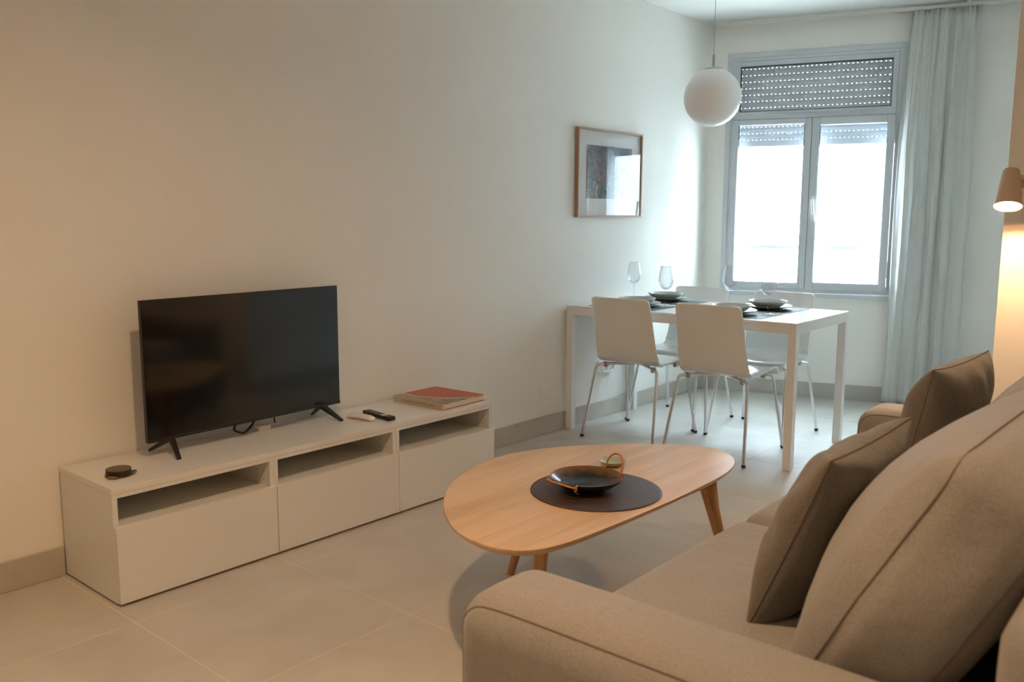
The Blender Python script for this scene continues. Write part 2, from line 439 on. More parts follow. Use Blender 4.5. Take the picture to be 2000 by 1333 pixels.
struct(B().box(XB-.2, 6.2, YR-.2, .2, ZC, ZC+.2).build('ceiling', M['ceiling']))
struct(B().box(XB-.15, WO.x+.12, 0, .2, -.1, ZC).build('wall_left', M['wall']))
struct(B().box(XB-.2, XB, YR-.2, 0, -.1, ZC).build('wall_back', M['wall']))
struct(B().box(XB, XE, YR-.2, YR, -.1, ZC).build('wall_right', M['wall']))
struct(B().box(XE, XF+.3, YR-.2, YE, -.1, ZC).build('wall_partition', M['wall'], bevel=.002))
# window wall, built in its own frame: x along the wall, y outwards
H0, H1, HZ0, HZ1 = .150, 1.254, .725, 2.352
b = B(); th = .26; L = s_al+.02
b.box(-.0, H0, 0, th, -.1, ZC).box(H1, L, 0, th, -.1, ZC).box(H0, H1, 0, th, -.1, HZ0).box(H0, H1, 0, th, HZ1, ZC)
ww = struct(b.build('wall_far', M['wall'])); ww.location = WO; ww.rotation_euler = (0, 0, WROT)
HB = .1047
def skirting(name, p0, p1, n):
    d = (Vector(p1)-Vector(p0)); L_ = d.length; a = atan2(d.y, d.x)
    b = B().box(0, L_, 0 if n > 0 else -.012, .012 if n > 0 else 0, .0005, HB)
    o = struct(b.build(name, M['skirt'], bevel=.0015)); o.location = (p0[0], p0[1], 0); o.rotation_euler = (0, 0, a)
skirting('baseboard_left', (XB+.02, -.001), (-.004, -.001), -1)
skirting('baseboard_left', (1.806, -.001), (WO.x-.001, -.001), -1)
e0 = wp(.016, -.001, 0); e1 = wp(s_al-.02, -.001, 0)
skirting('baseboard_far', (e0.x, e0.y), (e1.x, e1.y), -1)
skirting('baseboard_right', (XE+.02, YE+.001), (XF-.03, YE+.001), 1)

# ------------------------------------------------------------------ window, built in the wall frame
def ring(b, x0, x1, z0, z1, w, y0, y1, wb=None, wt=None):
    wb = w if wb is None else wb; wt = w if wt is None else wt
    b.box(x0, x0+w, y0, y1, z0, z1).box(x1-w, x1, y0, y1, z0, z1)
    b.box(x0+w, x1-w, y0, y1, z0, z0+wb).box(x0+w, x1-w, y0, y1, z1-wt, z1); return b
b = B(); ring(b, .1234, 1.2805, .7315, 2.3764, .035, -.012, -.001)
ring(b, .1485, 1.2554, .7555, 2.3505, .030, -.006, .07)
b.box(.1785, 1.2254, -.006, .07, 1.925, 1.958)           # transom bar
win = struct(b.build('window_1', M['alu'], bevel=.002)); win.location = WO; win.rotation_euler = (0, 0, WROT)
win['label'] = 'grey white aluminium window with fixed top light and two casements'
tb = ring(B(), .179, 1.2249, 1.9585, 2.320, .035, -.004, .05, .02).build('transom_frame', M['alu'], win, bevel=.002)
B().box(.216, 1.188, .022, .028, 1.981, 2.283).build('glass_pane', M['pane'], tb)
ring(B(), .2145, 1.1895, 1.979, 2.2845, .004, -.0045, .03).build('gasket', M['alu_dark'], tb)
for (a0, a1) in ((.180, .703), (.706, 1.224)):
    lft = a0 < .5
    sb = ring(B(), a0, a1, .757, 1.922, .036 if lft else .050, -.022, .045)
    # inner glazing bead leaves the pane at the measured place
    gx0, gx1 = (.216, .655) if lft else (.757, 1.180)
    b = B(); b.box(a0+.03, gx0, -.016, .04, .78, 1.905).box(gx1, a1-.03, -.016, .04, .78, 1.905)
    b.box(gx0, gx1, -.016, .04, .78, .797).box(gx0, gx1, -.016, .04, 1.888, 1.905)
    so = sb.build('sash', M['alu'], win, bevel=.003)
    b.build('glazing_bead', M['alu'], so, bevel=.002)
    ring(B(), gx0-.002, gx1+.002, .795, 1.890, .0035, -.0165, .03).build('gasket', M['alu_dark'], so)
    B().box(gx0-.003, gx1+.003, .015, .021, .794, 1.891).build('glass_pane', M['pane'], so)
B().box(.7032, .7058, -.018, .02, .76, 1.92).build('meeting_gap', M['alu_dark'], win)
for x, z in ((.176, 1.80), (1.229, 1.80), (.176, .85), (1.229, .85)):
    B().cyl((x, -.014, z), (x, -.014, z+.11), .0045, seg=10).build('hinge', M['alu'], win, smooth='auto')
hb = B(); hb.box(.722, .742, -.032, -.021, 1.325, 1.395)
hb.cyl((.732, -.03, 1.36), (.732, -.062, 1.36), .008, seg=12)
hb.tube([(.732, -.058, 1.372), (.735, -.062, 1.33), (.743, -.062, 1.27), (.750, -.060, 1.225)], [.009, .0085, .008, .0075], 12)
hb.build('window_handle', M['opal'], win, smooth='auto')
B().box(.10, 1.31, -.03, .02, .703, .7305).build('sill', M['alu'], win, bevel=.004)
# roller shutter outside the glass: guides and end bar, then slats with slotted joints
SY = .115
b = B(); b.box(.152, .178, SY-.02, SY+.02, .757, 2.349).box(1.227, 1.253, SY-.02, SY+.02, .757, 2.349)
b.box(.18, 1.225, SY-.009, SY+.009, 1.748, 1.792)
sh = b.build('shutter_guide', M['slat'], win, bevel=.002); sh['label'] = 'side guides and end bar of the half lowered roller shutter'
P_ = .0446; slat0 = None
z = 1.792; k = 0
while z < 2.345-P_:
    if slat0 is None:
        b = B(); zt = P_
        prof = [(-.004, .0038), (-.0075, .014), (-.0085, .025), (-.0075, .034), (-.004, .041), (-.003, P_), (.003, P_), (.004, .041), (.0055, .030), (.0055, .018), (.004, .0038)]
        n_ = len(prof)
        vs = [(x, y, z_) for x in (.18, 1.225) for y, z_ in prof]
        b.add(vs, [tuple(range(n_)), tuple(range(n_, 2*n_))[::-1]]+[(i, (i+1) % n_, n_+(i+1) % n_, n_+i) for i in range(n_)])
        x = .18
        while x < 1.225:
            x2 = min(x+.0228, 1.225); b.box(x, x2, -.003, .003, 0, .0085); x += .0292
        slat0 = b.build('shutter_slat', M['slat'], sh); o = slat0
    else:
        o = slat0.copy(); COL.objects.link(o)
    o.parent = sh; o.location = (0, SY, z); z += P_
B().box(.15, 1.254, SY-.03, SY+.03, z+.001, 2.350).build('shutter_housing', M['slat'], sh)

# outside the window: sill ledge rail and the house across the street
gr = B().box(.12, 1.30, .20, .235, 1.026, 1.053)
gr.box(.12, .15, .20, .26, 1.00, 1.053).box(1.27, 1.30, .20, .26, 1.00, 1.053)
gr = tag(gr.build('guard_rail', M['rail_ext'], bevel=.003), 'grey metal guard rail across the window, outside the panes', 'railing')
gr.location = WO; gr.rotation_euler = (0, 0, WROT)
hs = thing('neighbour_house', 'white rendered house wall across the street, seen through the window', 'building', wp(0, 7, -3.2), WROT)
B().box(-9, 11, 0, .4, 0, 8.6).build('facade', M['render'], hs)
def facade_detail(s, z, r):  # shallow round disc set on the facade, no particular fixture
    o = B().lathe([(0, -.05), (r*.75, -.05), (r, -.02), (r, 0)], (s, 0, z+3.2), 20, axis=None)
    shape(o, lambda c: Vector((s+(c.x-s), (c.z-z-3.2), z+3.2+c.y)))
    return o
vs_ = [(-.478, 1.88, .07), (.748, 1.897, .09), (.569, 1.145, .10)]
for s_, z_, r_ in vs_: 
    s2 = s_+(s_-(-1.7))*.12; 
    facade_detail(s2, z_, r_).build('facade_disc', M['facade_detail'] if r_ > .095 else M['render'], hs, smooth='auto')
B().box(.66, .90, -.15, -.001, 5.38, 5.42).box(.70, .73, -.10, -.001, 5.20, 5.38).build('wall_bracket', M['facade_detail'], hs)
st = struct(B().box(-8, 16, -16, 10, -3.6, -3.2).build('ground', M['street'])); st['label'] = 'street below the window'

# curtain rail and curtain
cr = B().box(.02, 1.90, -.092, -.068, 2.551, 2.573)
cr.box(.018, .03, -.095, -.065, 2.548, 2.5755)
for x in (.15, .6, 1.1, 1.6, 1.85): cr.box(x-.012, x+.012, -.088, -.072, 2.5725, ZC)
cr = tag(cr.build('curtain_rail', M['track'], bevel=.002), 'thin white curtain rail fixed under the ceiling above the window', 'curtain rail')
cr.location = WO; cr.rotation_euler = (0, 0, WROT)
def curtain():
    b = B(); NU, NV = 260, 70; vs = []; rnd = random.Random(3)
    ph = [rnd.uniform(-.5, .5) for _ in range(12)]
    for j in range(NV+1):
        t = j/NV; z = 2.545-t*(2.545-.02)
        s0 = 1.276-.018*min(1, t*3)-.024*t; s1 = 1.669+.022*min(1, t*2)+.006*t
        for i in range(NU+1):
            u = i/NU
            head = max(0, 1-(2.545-z)/.11)          # pencil pleat heading
            w = u*5.5+.10*sin(3*u*pi+1.2)+.02*sin(5*t+u*9)
            a = sin(2*pi*w)
            a = math.copysign(abs(a)**.75, a)
            amp = (.019+.007*sin(u*11+1)+.010*t)*(1-.62*max(0, 1-abs((2.545-z)-.075)/.06))
            y = -.085+amp*a+.006*sin(2*pi*u*23+4*t)*(1-t)
            y += head*.012*sin(2*pi*u*26)
            x = s0+(s1-s0)*u+.012*sin(4*pi*w+.6)*(1-.5*head)+.004*sin(9*t+u*20)
            zz = z
            if j == 0: zz += .006*sin(2*pi*u*13+1)
            vs.append((x, y-.012, zz))
    fs = [(j*(NU+1)+i, j*(NU+1)+i+1, (j+1)*(NU+1)+i+1, (j+1)*(NU+1)+i) for j in range(NV) for i in range(NU)]
    b.add(vs, fs); return b
cu = thing('curtain', 'long white pleated curtain gathered at the right of the window', 'curtain', WO, WROT)
c1 = curtain().build('curtain_cloth', M['curtain'], cu, smooth=True)
md = c1.modifiers.new('thick', 'SOLIDIFY'); md.thickness = .0012
b = B()
for k in range(12):
    x = 1.29+k*.034; b.tube([(x, -.080, 2.551), (x, -.092, 2.547), (x, -.094, 2.530)], .002, 6)
b.build('curtain_hook', M['track'], cu)['kind'] = 'stuff'

# ------------------------------------------------------------------ media cabinet
CH = .392
cab = thing('media_cabinet', 'long low white media cabinet with three drawers along the left wall', 'cabinet', (0, 0, 0))
D0, D1 = -.400, -.016
B().box(0, 1.8, D0, D1, CH-.020, CH).build('top_panel', M['white'], cab, bevel=.0012)
for k in range(3):
    x0 = k*.6
    b = B(); b.box(x0+.0003, x0+.018, D0, D1, .008, CH-.0205).box(x0+.582, x0+.5997, D0, D1, .008, CH-.0205)
    b.box(x0+.018, x0+.582, D0+.004, D1, .008, .026)
    b.box(x0+.018, x0+.582, D0+.012, D1, .252, .262)
    b.box(x0+.018, x0+.582, D0+.0, D1, CH-.034, CH-.0205)
    b.box(x0+.018, x0+.582, D1-.006, D1, .026, CH-.034)
    b.build('cabinet_unit', M['white_in'], cab, bevel=.0008)
    dr = B().box(x0+.0015, x0+.5985, D0-.018, D0-.0015, .010, .266).build('drawer_front', M['white'], cab, bevel=.0012)
    b = B()
    for xx in (x0+.0181, x0+.5819):
        for zz in (.285, .317, .349):
            for yy in (-.36, -.32, -.08):
                sx = .0006 if xx < x0+.3 else -.0006
                b.cyl((xx, yy, zz), (xx+sx, yy, zz), .0025, seg=8)
    b.build('peg_hole', M['coaster'], cab)['kind'] = 'stuff'
b = B()
for x in (.05, .6, 1.2, 1.75):
    for y in (-.36, -.06): B().cyl((x, y, 0.0), (x, y, .008), .015, seg=12).build('levelling_foot', M['black'], cab)

# television
tv = thing('television', 'black flat television on two splayed feet on the cabinet', 'television', (.690, -.132, CH), radians(2.9))
w2 = .444; hh0, hh1 = .058, .568
b = B().box(-w2, w2, -.006, .012, hh0, hh1)
b.build('casing', M['black'], tv, bevel=.002)
shape(soft_box(-.30, .30, .012, .050, .085, .42, .02, n=8), lambda c: c).build('rear_housing', M['black'], tv, smooth=True)
B().box(-w2+.003, w2-.003, -.0075, -.0055, hh0+.012, hh1-.003).build('screen', M['screen'], tv)
B().box(-w2, w2, -.009, -.005, hh0, hh0+.0115).build('bottom_bezel', M['black'], tv, bevel=.001)
for sx in (-1, 1):
    for sy in (-1, 1):
        b = B(); x = .348*sx
        p0 = Vector((x, .004, hh0+.004)); p1 = Vector((x+.030*sx, sy*.096+.004, .004))
        d = (p1-p0)
        for off, ww_ in ((0, 0),):
            vs = []
            for p, hw, hz in ((p0, .012, .012), (p0.lerp(p1, .5), .010, .008), (p1, .009, .004)):
                for (ax, az) in ((-1, -1), (1, -1), (1, 1), (-1, 1)):
                    vs.append((p.x+ax*hw, p.y, p.z+az*hz))
            fs = [(0, 1, 2, 3), (8, 11, 10, 9)]
            for q in (0, 4): fs += [(q+i, q+(i+1) % 4, q+4+(i+1) % 4, q+4+i) for i in range(4)]
            b.add(vs, fs)
        b.build('leg', M['black'], tv, bevel=.002)
B().tube(smooth_pts([(-.05, .03, .062), (-.068, .025, .032), (-.03, .02, .014), (.01, .03, .028), (.03, .035, .045), (.05, .04, .06)]), .0045, 8).build('cable', M['rubber'], tv, smooth=True)
B().tube([(.11, .03, .062), (.125, .03, .045), (.127, .03, .024)], .003, 8).build('cable', M['rubber'], tv, smooth=True)
o = tag(soft_box(.0, .055, 0, .035, 0, .018, .004, n=6).build('power_adapter', M['opal'], smooth=True), 'small white power adapter behind the screen on the cabinet top', 'adapter')
o.location = (.745, -.09, CH+.0005)

# round metal coaster holder at the left end of the cabinet
co = thing('coaster_holder', 'round dark coaster stack in a brass holder with three loops', 'coaster', (.088, -.268, CH), 0)
R_ = .040
B().lathe([(0, .004), (R_, .004), (R_, .021), (R_*.97, .022), (0, .022)], seg=40).build('coaster_stack', M['coaster_side'], co, smooth='auto')
B().lathe([(0, .0221), (R_*.985, .0221), (R_, .0232), (R_, .0246), (R_*.97, .0252), (0, .0252)], seg=40).build('coaster_top', M['coaster'], co, smooth='auto')
b = B(); b.lathe([(R_*.3, .0005), (R_+.003, .0005), (R_+.003, .0038), (R_*.3, .0038)], seg=40, closed=True)
b.build('base_ring', M['brass'], co, smooth='auto')
for k in range(3):
    a = radians(-139+120*k+0); d = Vector((cos(a), sin(a), 0)); p = Vector((-sin(a), cos(a), 0))
    pts = []
    for q in range(9):
        w = pi*q/8; pts.append(d*(R_+.001+.013*sin(w))+p*(.014*cos(w))+Vector((0, 0, .004+.006*sin(w))))
    B().tube(pts, .0032, 8).build('loop', M['brass'], co, smooth=True)

# remotes
rm = thing('remote_control', 'slim black remote control with a pale button band, on the cabinet', 'remote', (1.229, -.258, CH), radians(-90-6))
soft_box(-.098, .098, -.019, .019, .0005, .0175, .004, n=8).build('remote_body', M['black'], rm, smooth=True)
B().box(.030, .058, -.016, .016, .0172, .0182).build('button_band', M['grey_box'], rm, bevel=.0004)
rm = thing('air_conditioner_remote', 'small curved white remote control beside the black one', 'remote', (1.148, -.236, CH), radians(-90+9))
b = soft_box(-.068, .068, -.0175, .0175, .001, .018, .007, n=10)
shape(b, lambda c: Vector((c.x, c.y, c.z+.006*(1-((c.x/.068)**2))))).build('remote_body', M['opal'], rm, smooth=True)
B().box(.030, .052, -.012, .012, .0185, .0225).build('display', M['grey_box'], rm, bevel=.001)

# book
bk = thing('book', 'hardback book with terracotta patterned cover lying on the cabinet', 'book', (1.486, -.064, CH), 0)
BW, BL, BT = .285, .315, .030
bk.rotation_euler = (0, 0, radians(2.5))
# local: x across the cover from the spine, y = -length
def bb(x0, x1, y0, y1, z0, z1): return B().box(x0, x1, -y1, -y0, z0, z1)
bb(.006, BW-.004, .004, BL-.004, .0035, BT-.003).build('page_block', M['pages'], bk)
bb(.002, BW, 0, BL, .0005, .0033).build('back_cover', M['red_cover'], bk, bevel=.0008)
bb(.002, BW, 0, BL, BT-.0028, BT).build('front_cover', M['cover'], bk, bevel=.0008)
bb(-.0005, .0035, 0, BL, .0005, BT).build('spine', M['spine'], bk, bevel=.0012)
def text_mesh(txt, size, name, m, parent, mw):
    cu_ = bpy.data.curves.new('t', 'FONT'); cu_.body = txt; cu_.size = size; cu_.extrude = .0002; cu_.align_x = 'CENTER'; cu_.align_y = 'CENTER'
    o = bpy.data.objects.new('t', cu_); COL.objects.link(o)
    bpy.context.view_layer.update()
    me = bpy.data.meshes.new_from_object(o.evaluated_get(bpy.context.evaluated_depsgraph_get()))
    bpy.data.objects.remove(o); me.materials.clear(); me.materials.append(m)
    q = bpy.data.objects.new(name, me); COL.objects.link(q); q.parent = parent; q.matrix_local = mw; return q
# lettering reads from the wall end towards the room
mw = Matrix.Translation((-.0009, -BL*.50, BT*.50)) @ Matrix(((0, 0, -1), (-1, 0, 0), (0, 1, 0))).to_4x4()
text_mesh('CAMINOS DE LA COSTA LARGA', .0145, 'spine_lettering', M['ink'], bk, mw)

# ------------------------------------------------------------------ framed picture on the left wall
pc = thing('framed_picture', 'framed print behind glass with a thin light wood frame', 'picture', (3.308, -.001, 1.510), 0)
pw, ph_ = .343, .259
B().box(-pw+.004, pw-.004, -.006, -.001, -ph_+.004, ph_-.004).build('backing', M['paper'], pc)
for nm, bx in (('frame_rail', (-pw, pw, ph_-.011, ph_)), ('frame_rail', (-pw, pw, -ph_, -ph_+.011)), ('frame_rail', (-pw, -pw+.012, -ph_+.0112, ph_-.0112)), ('frame_rail', (pw-.012, pw, -ph_+.0112, ph_-.0112))):
    B().box(bx[0], bx[1], -.026, -.0005, bx[2], bx[3]).build(nm, M['oak_light'], pc, bevel=.0012)
b = B(); ring(b, -pw+.0125, pw-.0125, -ph_+.0115, ph_-.0115, .09, -.0085, -.0062, .098, .082); b.build('passepartout', M['paper'], pc)
B().box(-pw+.104, pw-.104, -.0080, -.0062, -ph_+.110, ph_-.095).build('printed_artwork', M['art'], pc)
B().box(-pw+.0125, pw-.0125, -.0205, -.0185, -ph_+.0115, ph_-.0115).build('picture_glass', M['frame_glass'], pc)

# wall plates
def plate(x, z, w, h, name, label, cat, th_=.006):
    o = thing(name, label, cat, (x, -.0005, z)); B().box(-w/2, w/2, -th_, 0, -h/2, h/2).build('cover_plate', M['wall'] if th_ < .008 else M['opal'], o, bevel=.0015); return o
plate(2.70, .262, .085, .085, 'blank_wall_plate', 'flush square wall plate painted like the wall, left of the dining table', 'wall plate', .004)
o = plate(3.30, .318, .155, .082, 'wall_socket', 'white double wall socket low behind the dining chair', 'socket', .011)
for dx in (-.037, .037):
    B().lathe([(0, -.0085), (.019, -.0085), (.021, -.0105), (.024, -.0125), (.024, -.010)], (0, 0, 0), 24).build('socket_well', M['opal'], o, smooth='auto').matrix_local = Matrix.Translation((dx, -.0215, 0)) @ Matrix.Rotation(pi/2, 4, 'X') @ Matrix.Scale(-1, 4, (0, 0, 1))

# ------------------------------------------------------------------ dining table
TA = .023
dt = thing('dining_table', 'rectangular white dining table standing against the left wall', 'table', (2.876, -.020, 0), TA)
TW, TL = .7445, 1.381
DZ = .74
B().box(0, TW, -TL, 0, DZ-.016, DZ).build('tabletop', M['table_white'], dt, bevel=.0015)
lw = .042
for x in (0.0005, TW-lw-.0005):
    for y in (-.0005, -TL+lw+.0005):
        B().box(x, x+lw, y-lw, y, 0, DZ-.0165).build('leg', M['table_white'], dt, bevel=.0015)
for bx in ((lw+.001, TW-lw-.001, -.028, -.002), (lw+.001, TW-lw-.001, -TL+.002, -TL+.028), (.002, .028, -TL+lw+.001, -lw-.001), (TW-.028, TW-.002, -TL+lw+.001, -lw-.001)):
    B().box(*bx, DZ-.056, DZ-.0165).build('apron', M['table_white'], dt, bevel=.001)
def on_table(a, b_): # table coordinates a (depth), b (along, away from the wall)
    c, s = cos(TA), sin(TA); return (2.876+a*c+b_*s, -.020-b_*c+a*s)

# chairs
def make_chair():
    r = empty('dining_chair')
    prof = [(-.252, .812), (-.240, .77), (-.222, .70), (-.203, .62), (-.183, .54), (-.165, .49), (-.140, .458), (-.105, .436), (-.05, .431), (.02, .434), (.09, .442), (.15, .447), (.195, .442), (.225, .425), (.234, .408)]
    n = len(prof); NU = 16; vs = []
    # resample
    pts = []
    for i in range(n-1):
        p0 = prof[max(i-1, 0)]; p1 = prof[i]; p2 = prof[i+1]; p3 = prof[min(i+2, n-1)]
        for q in range(3):
            t = q/3
            pts.append(tuple(.5*((2*p1[k])+(-p0[k]+p2[k])*t+(2*p0[k]-5*p1[k]+4*p2[k]-p3[k])*t*t+(-p0[k]+3*p1[k]-3*p2[k]+p3[k])*t**3) for k in (0, 1)))
    pts.append(prof[-1]); n = len(pts)
    for i, (x, z) in enumerate(pts):
        t = i/(n-1)
        hw = .184+.017*min(1, t/.45)
        if t > .45: hw = .201+.004*sin((t-.45)/.55*pi)
        e = min(t, 1-t)/.035
        if e < 1: hw -= .022*(1-sqrt(max(0, 1-(1-e)**2)))
        for k in range(NU+1):
            v = -1+2*k/NU
            curve = .012*v*v if t < .4 else 0
            dish = (.010*v*v if t > .5 and t < .9 else 0)
            vs.append((x+curve, hw*v, z+dish))
    fs = [(i*(NU+1)+k, i*(NU+1)+k+1, (i+1)*(NU+1)+k+1, (i+1)*(NU+1)+k) for i in range(n-1) for k in range(NU)]
    b = B(); b.add(vs, fs); o = b.build('seat_shell', M['chair_white'], r, smooth=True)
    md = o.modifiers.new('thick', 'SOLIDIFY'); md.thickness = .010; md.offset = 0
    md = o.modifiers.new('bevel', 'BEVEL'); md.width = .0035; md.segments = 2; md.limit_method = 'ANGLE'; md.angle_limit = radians(50)
    for sx in (-1, 1):
        for sy in (-1, 1):
            foot = Vector((.247*sx, .232*sy, .008)); top = Vector((.160*sx, .198*sy, .397))
            inn = Vector((.03*sx, .02*sy, .420))
            pts_ = [foot, foot.lerp(top, .5), foot.lerp(top, .93), top+Vector((-.004*sx, -.004*sy, .008)), top.lerp(inn, .10)+Vector((0, 0, .013)), top.lerp(inn, .4)+Vector((0, 0, .013)), inn]
            lg = B().tube(smooth_pts(pts_, 4), .0085, 12).build('leg', M['chrome'], r, smooth='auto')
            B().lathe([(0, 0), (.0095, 0), (.0105, .003), (.0105, .014), (0, .014)], (foot.x, foot.y, 0), 14).build('rubber_foot', M['rubber'], lg, smooth='auto')
            b = B(); b.cyl((.125*sx, .155*sy, .400), (.125*sx, .155*sy, .428), .013, .016, 14)
            b.build('mounting_cup', M['steel'], lg, smooth='auto')
    return r
ch0 = make_chair(); first = True
for (x, y, rz, lab) in ((3.043, -.432, TA, 'white shell chair on the camera side of the table, nearer the left wall'),
                        (3.050, -.962, TA, 'white shell chair on the camera side of the table, nearer the sofa'),
                        (3.560, -.398, pi+TA-.02, 'white shell chair on the window side, at the left wall end of the table'),
                        (3.566, -.942, pi+TA-.01, 'white shell chair on the window side, at the open end of the table')):
    c = ch0 if first else copy_tree(ch0); first = False
    c.location = (x, y, 0); c.rotation_euler = (0, 0, rz)
    tag(c, lab, 'chair', 'white dining chairs around the table')

# place settings
def make_plate():
    r = empty('dinner_plate')
    B().lathe([(0, .0), (.062, .0), (.066, .003), (.10, .013), (.132, .020), (.134, .0225), (.131, .024), (.10, .0185), (.066, .009), (0, .007)], seg=48).build('dish', M['plate_out'], r, smooth=True)
    return r
def make_bowl():
    r = empty('soup_bowl')
    b = B().lathe([(0, 0), (.055, 0), (.059, .003), (.085, .018), (.103, .034), (.106, .040), (.1045, .0415), (.101, .038), (.082, .023), (.055, .009), (0, .006)], seg=48)
    b.build('dish', M['plate_in'], r, smooth=True); return r
def make_glass():
    r = empty('wine_glass')
    out = [(.0005, 0), (.034, 0), (.035, .001), (.032, .003), (.014, .006), (.005, .011), (.0034, .025), (.0032, .06), (.0036, .088), (.008, .097), (.020, .104), (.032, .115), (.0400, .133), (.0425, .150), (.0415, .170), (.0375, .195), (.0330, .217), (.0310, .232)]
    inn = [(.0300, .232), (.0320, .217), (.0365, .195), (.0405, .170), (.0415, .150), (.0390, .134), (.0310, .1165), (.019, .106), (.008, .101), (.0005, .0995)]
    b = B().lathe(out+inn, seg=40); b.build('goblet', M['wine'], r, smooth=True); return r
pl0, bw0, gl0 = make_plate(), make_bowl(), make_glass()
first = True
MZ = DZ+.0025
sets = (('near', 'left', .185, .375, .155), ('near', 'right', .19, .975, .155), ('far', 'left', .56, .36, -.23), ('far', 'right', .545, .985, -.25))
word = {('near', 'left'): 'on the camera side of the table, by the left wall', ('near', 'right'): 'on the camera side of the table, open end',
        ('far', 'left'): 'on the window side of the table, by the left wall', ('far', 'right'): 'on the window side of the table, open end'}
for side, end, a, bb_, _ in sets:
    ma = .195 if side == 'near' else .572
    mb = .335 if end == 'left' else .955
    x, y = on_table(ma, mb)
    o = B().box(-.145, .145, -.215, .215, .0003, .0022).build('placemat', M['placemat'], bevel=.0005)
    o.location = (x, y, DZ); o.rotation_euler = (0, 0, TA)
    tag(o, 'dark green placemat '+word[side, end], 'placemat', 'placemats on the dining table')
glass_pos = {('near', 'left'): (3.162, -.512), ('near', 'right'): (3.175, -1.128), ('far', 'left'): (3.455, -.108), ('far', 'right'): (3.455, -.762)}
plate_pos = {('near', 'left'): (3.085, -.372), ('near', 'right'): (3.075, -.968), ('far', 'left'): (3.480, -.322), ('far', 'right'): (3.430, -1.010)}
for k in word:
    p = pl0 if first else copy_tree(pl0); w = bw0 if first else copy_tree(bw0); g_ = gl0 if first else copy_tree(gl0); first = False
    p.location = (*plate_pos[k], MZ+.0003); w.location = (*plate_pos[k], MZ+.0080); g_.location = (*glass_pos[k], MZ+.0003)
    tag(p, 'dark plate under a bowl, '+word[k], 'plate', 'plates on the dining table')
    tag(w, 'pale bowl on a plate, '+word[k], 'bowl', 'bowls on the dining table')
    tag(g_, 'clear wine glass '+word[k], 'wine glass', 'wine glasses on the dining table')

# pendant lamp
pd = thing('pendant_lamp', 'round white opal globe lamp hanging on a thin cord over the table', 'lamp', (3.28, -.703, 1.905))
b = B(); prof = [(.156*sin(a), .156*cos(a)) for a in [radians(12+i*(168/26)) for i in range(27)]]; prof[-1] = (0.0002, -.156)
b.lathe(prof, seg=56).build('globe', M['globe'], pd, smooth=True)
b = B().lathe([(0, .163), (.030, .161), (.045, .157), (.052, .150), (.052, .146), (.030, .150)], seg=32); b.build('cap', M['steel'], pd, smooth='auto')
B().lathe([(0, .232), (.0055, .230), (.0065, .224), (.0075, .162), (0, .162)], seg=20).build('stem', M['steel'], pd, smooth='auto')
B().cyl((0, 0, .228), (.0, 0, ZC-1.905-.02), .0016, seg=8).build('cord', M['steel'], pd)
B().lathe([(0, ZC-1.905), (.05, ZC-1.905), (.05, ZC-1.905-.018), (.045, ZC-1.905-.022), (0, ZC-1.905-.022)], seg=32).build('ceiling_rose', M['opal'], pd, smooth='auto')

# ------------------------------------------------------------------ coffee table
ct = thing('coffee_table', 'oak coffee table with an asymmetric oval top and tapered legs', 'table', (1.0, -1.55, 0))
CZ = .42
ctrl = [(.378, -1.655), (.405, -1.53), (.505, -1.385), (.65, -1.255), (.83, -1.17), (1.03, -1.135), (1.22, -1.185), (1.42, -1.325), (1.555, -1.475), (1.622, -1.60), (1.612, -1.69), (1.545, -1.765), (1.44, -1.812), (1.28, -1.833), (1.0, -1.834), (.75, -1.826), (.56, -1.812), (.455, -1.785), (.398, -1.732)]
def catmull(c, q=8):
    out = []; n = len(c)
    for i in range(n):
        p0, p1, p2, p3 = c[i-1], c[i], c[(i+1) % n], c[(i+2) % n]
        for k in range(q):
            t = k/q; out.append(tuple(.5*((2*p1[j])+(-p0[j]+p2[j])*t+(2*p0[j]-5*p1[j]+4*p2[j]-p3[j])*t*t+(-p0[j]+3*p1[j]-3*p2[j]+p3[j])*t**3) for j in (0, 1)))
    return out
ol = [(x-1.0, y+1.55) for x, y in catmull(ctrl, 6)]
def off(pts, d):
    out = []; n = len(pts)
    for i in range(n):
        a, b_ = Vector(pts[i-1]), Vector(pts[(i+1) % n]); t = (b_-a).normalized(); nn = Vector((-t.y, t.x))
        out.append((pts[i][0]+nn.x*d, pts[i][1]+nn.y*d))
    return out
area = sum(ol[i-1][0]*ol[i][1]-ol[i][0]*ol[i-1][1] for i in range(len(ol)))
sg = 1 if area > 0 else -1
lay = [(off(ol, sg*.016), CZ-.022), (off(ol, sg*.002), CZ-.010), (ol, CZ-.006), (ol, CZ-.001), (off(ol, sg*.001), CZ)]
b = B(); n = len(ol); vs = []
for pts, z in lay: vs += [(x, y, z) for x, y in pts]
fs = [tuple(range(n)), tuple(range(4*n, 5*n))]
for k in range(4): fs += [(k*n+i, k*n+(i+1) % n, (k+1)*n+(i+1) % n, (k+1)*n+i) for i in range(n)]
b.add(vs, fs); b.build('tabletop', M['oak'], ct, smooth='auto')
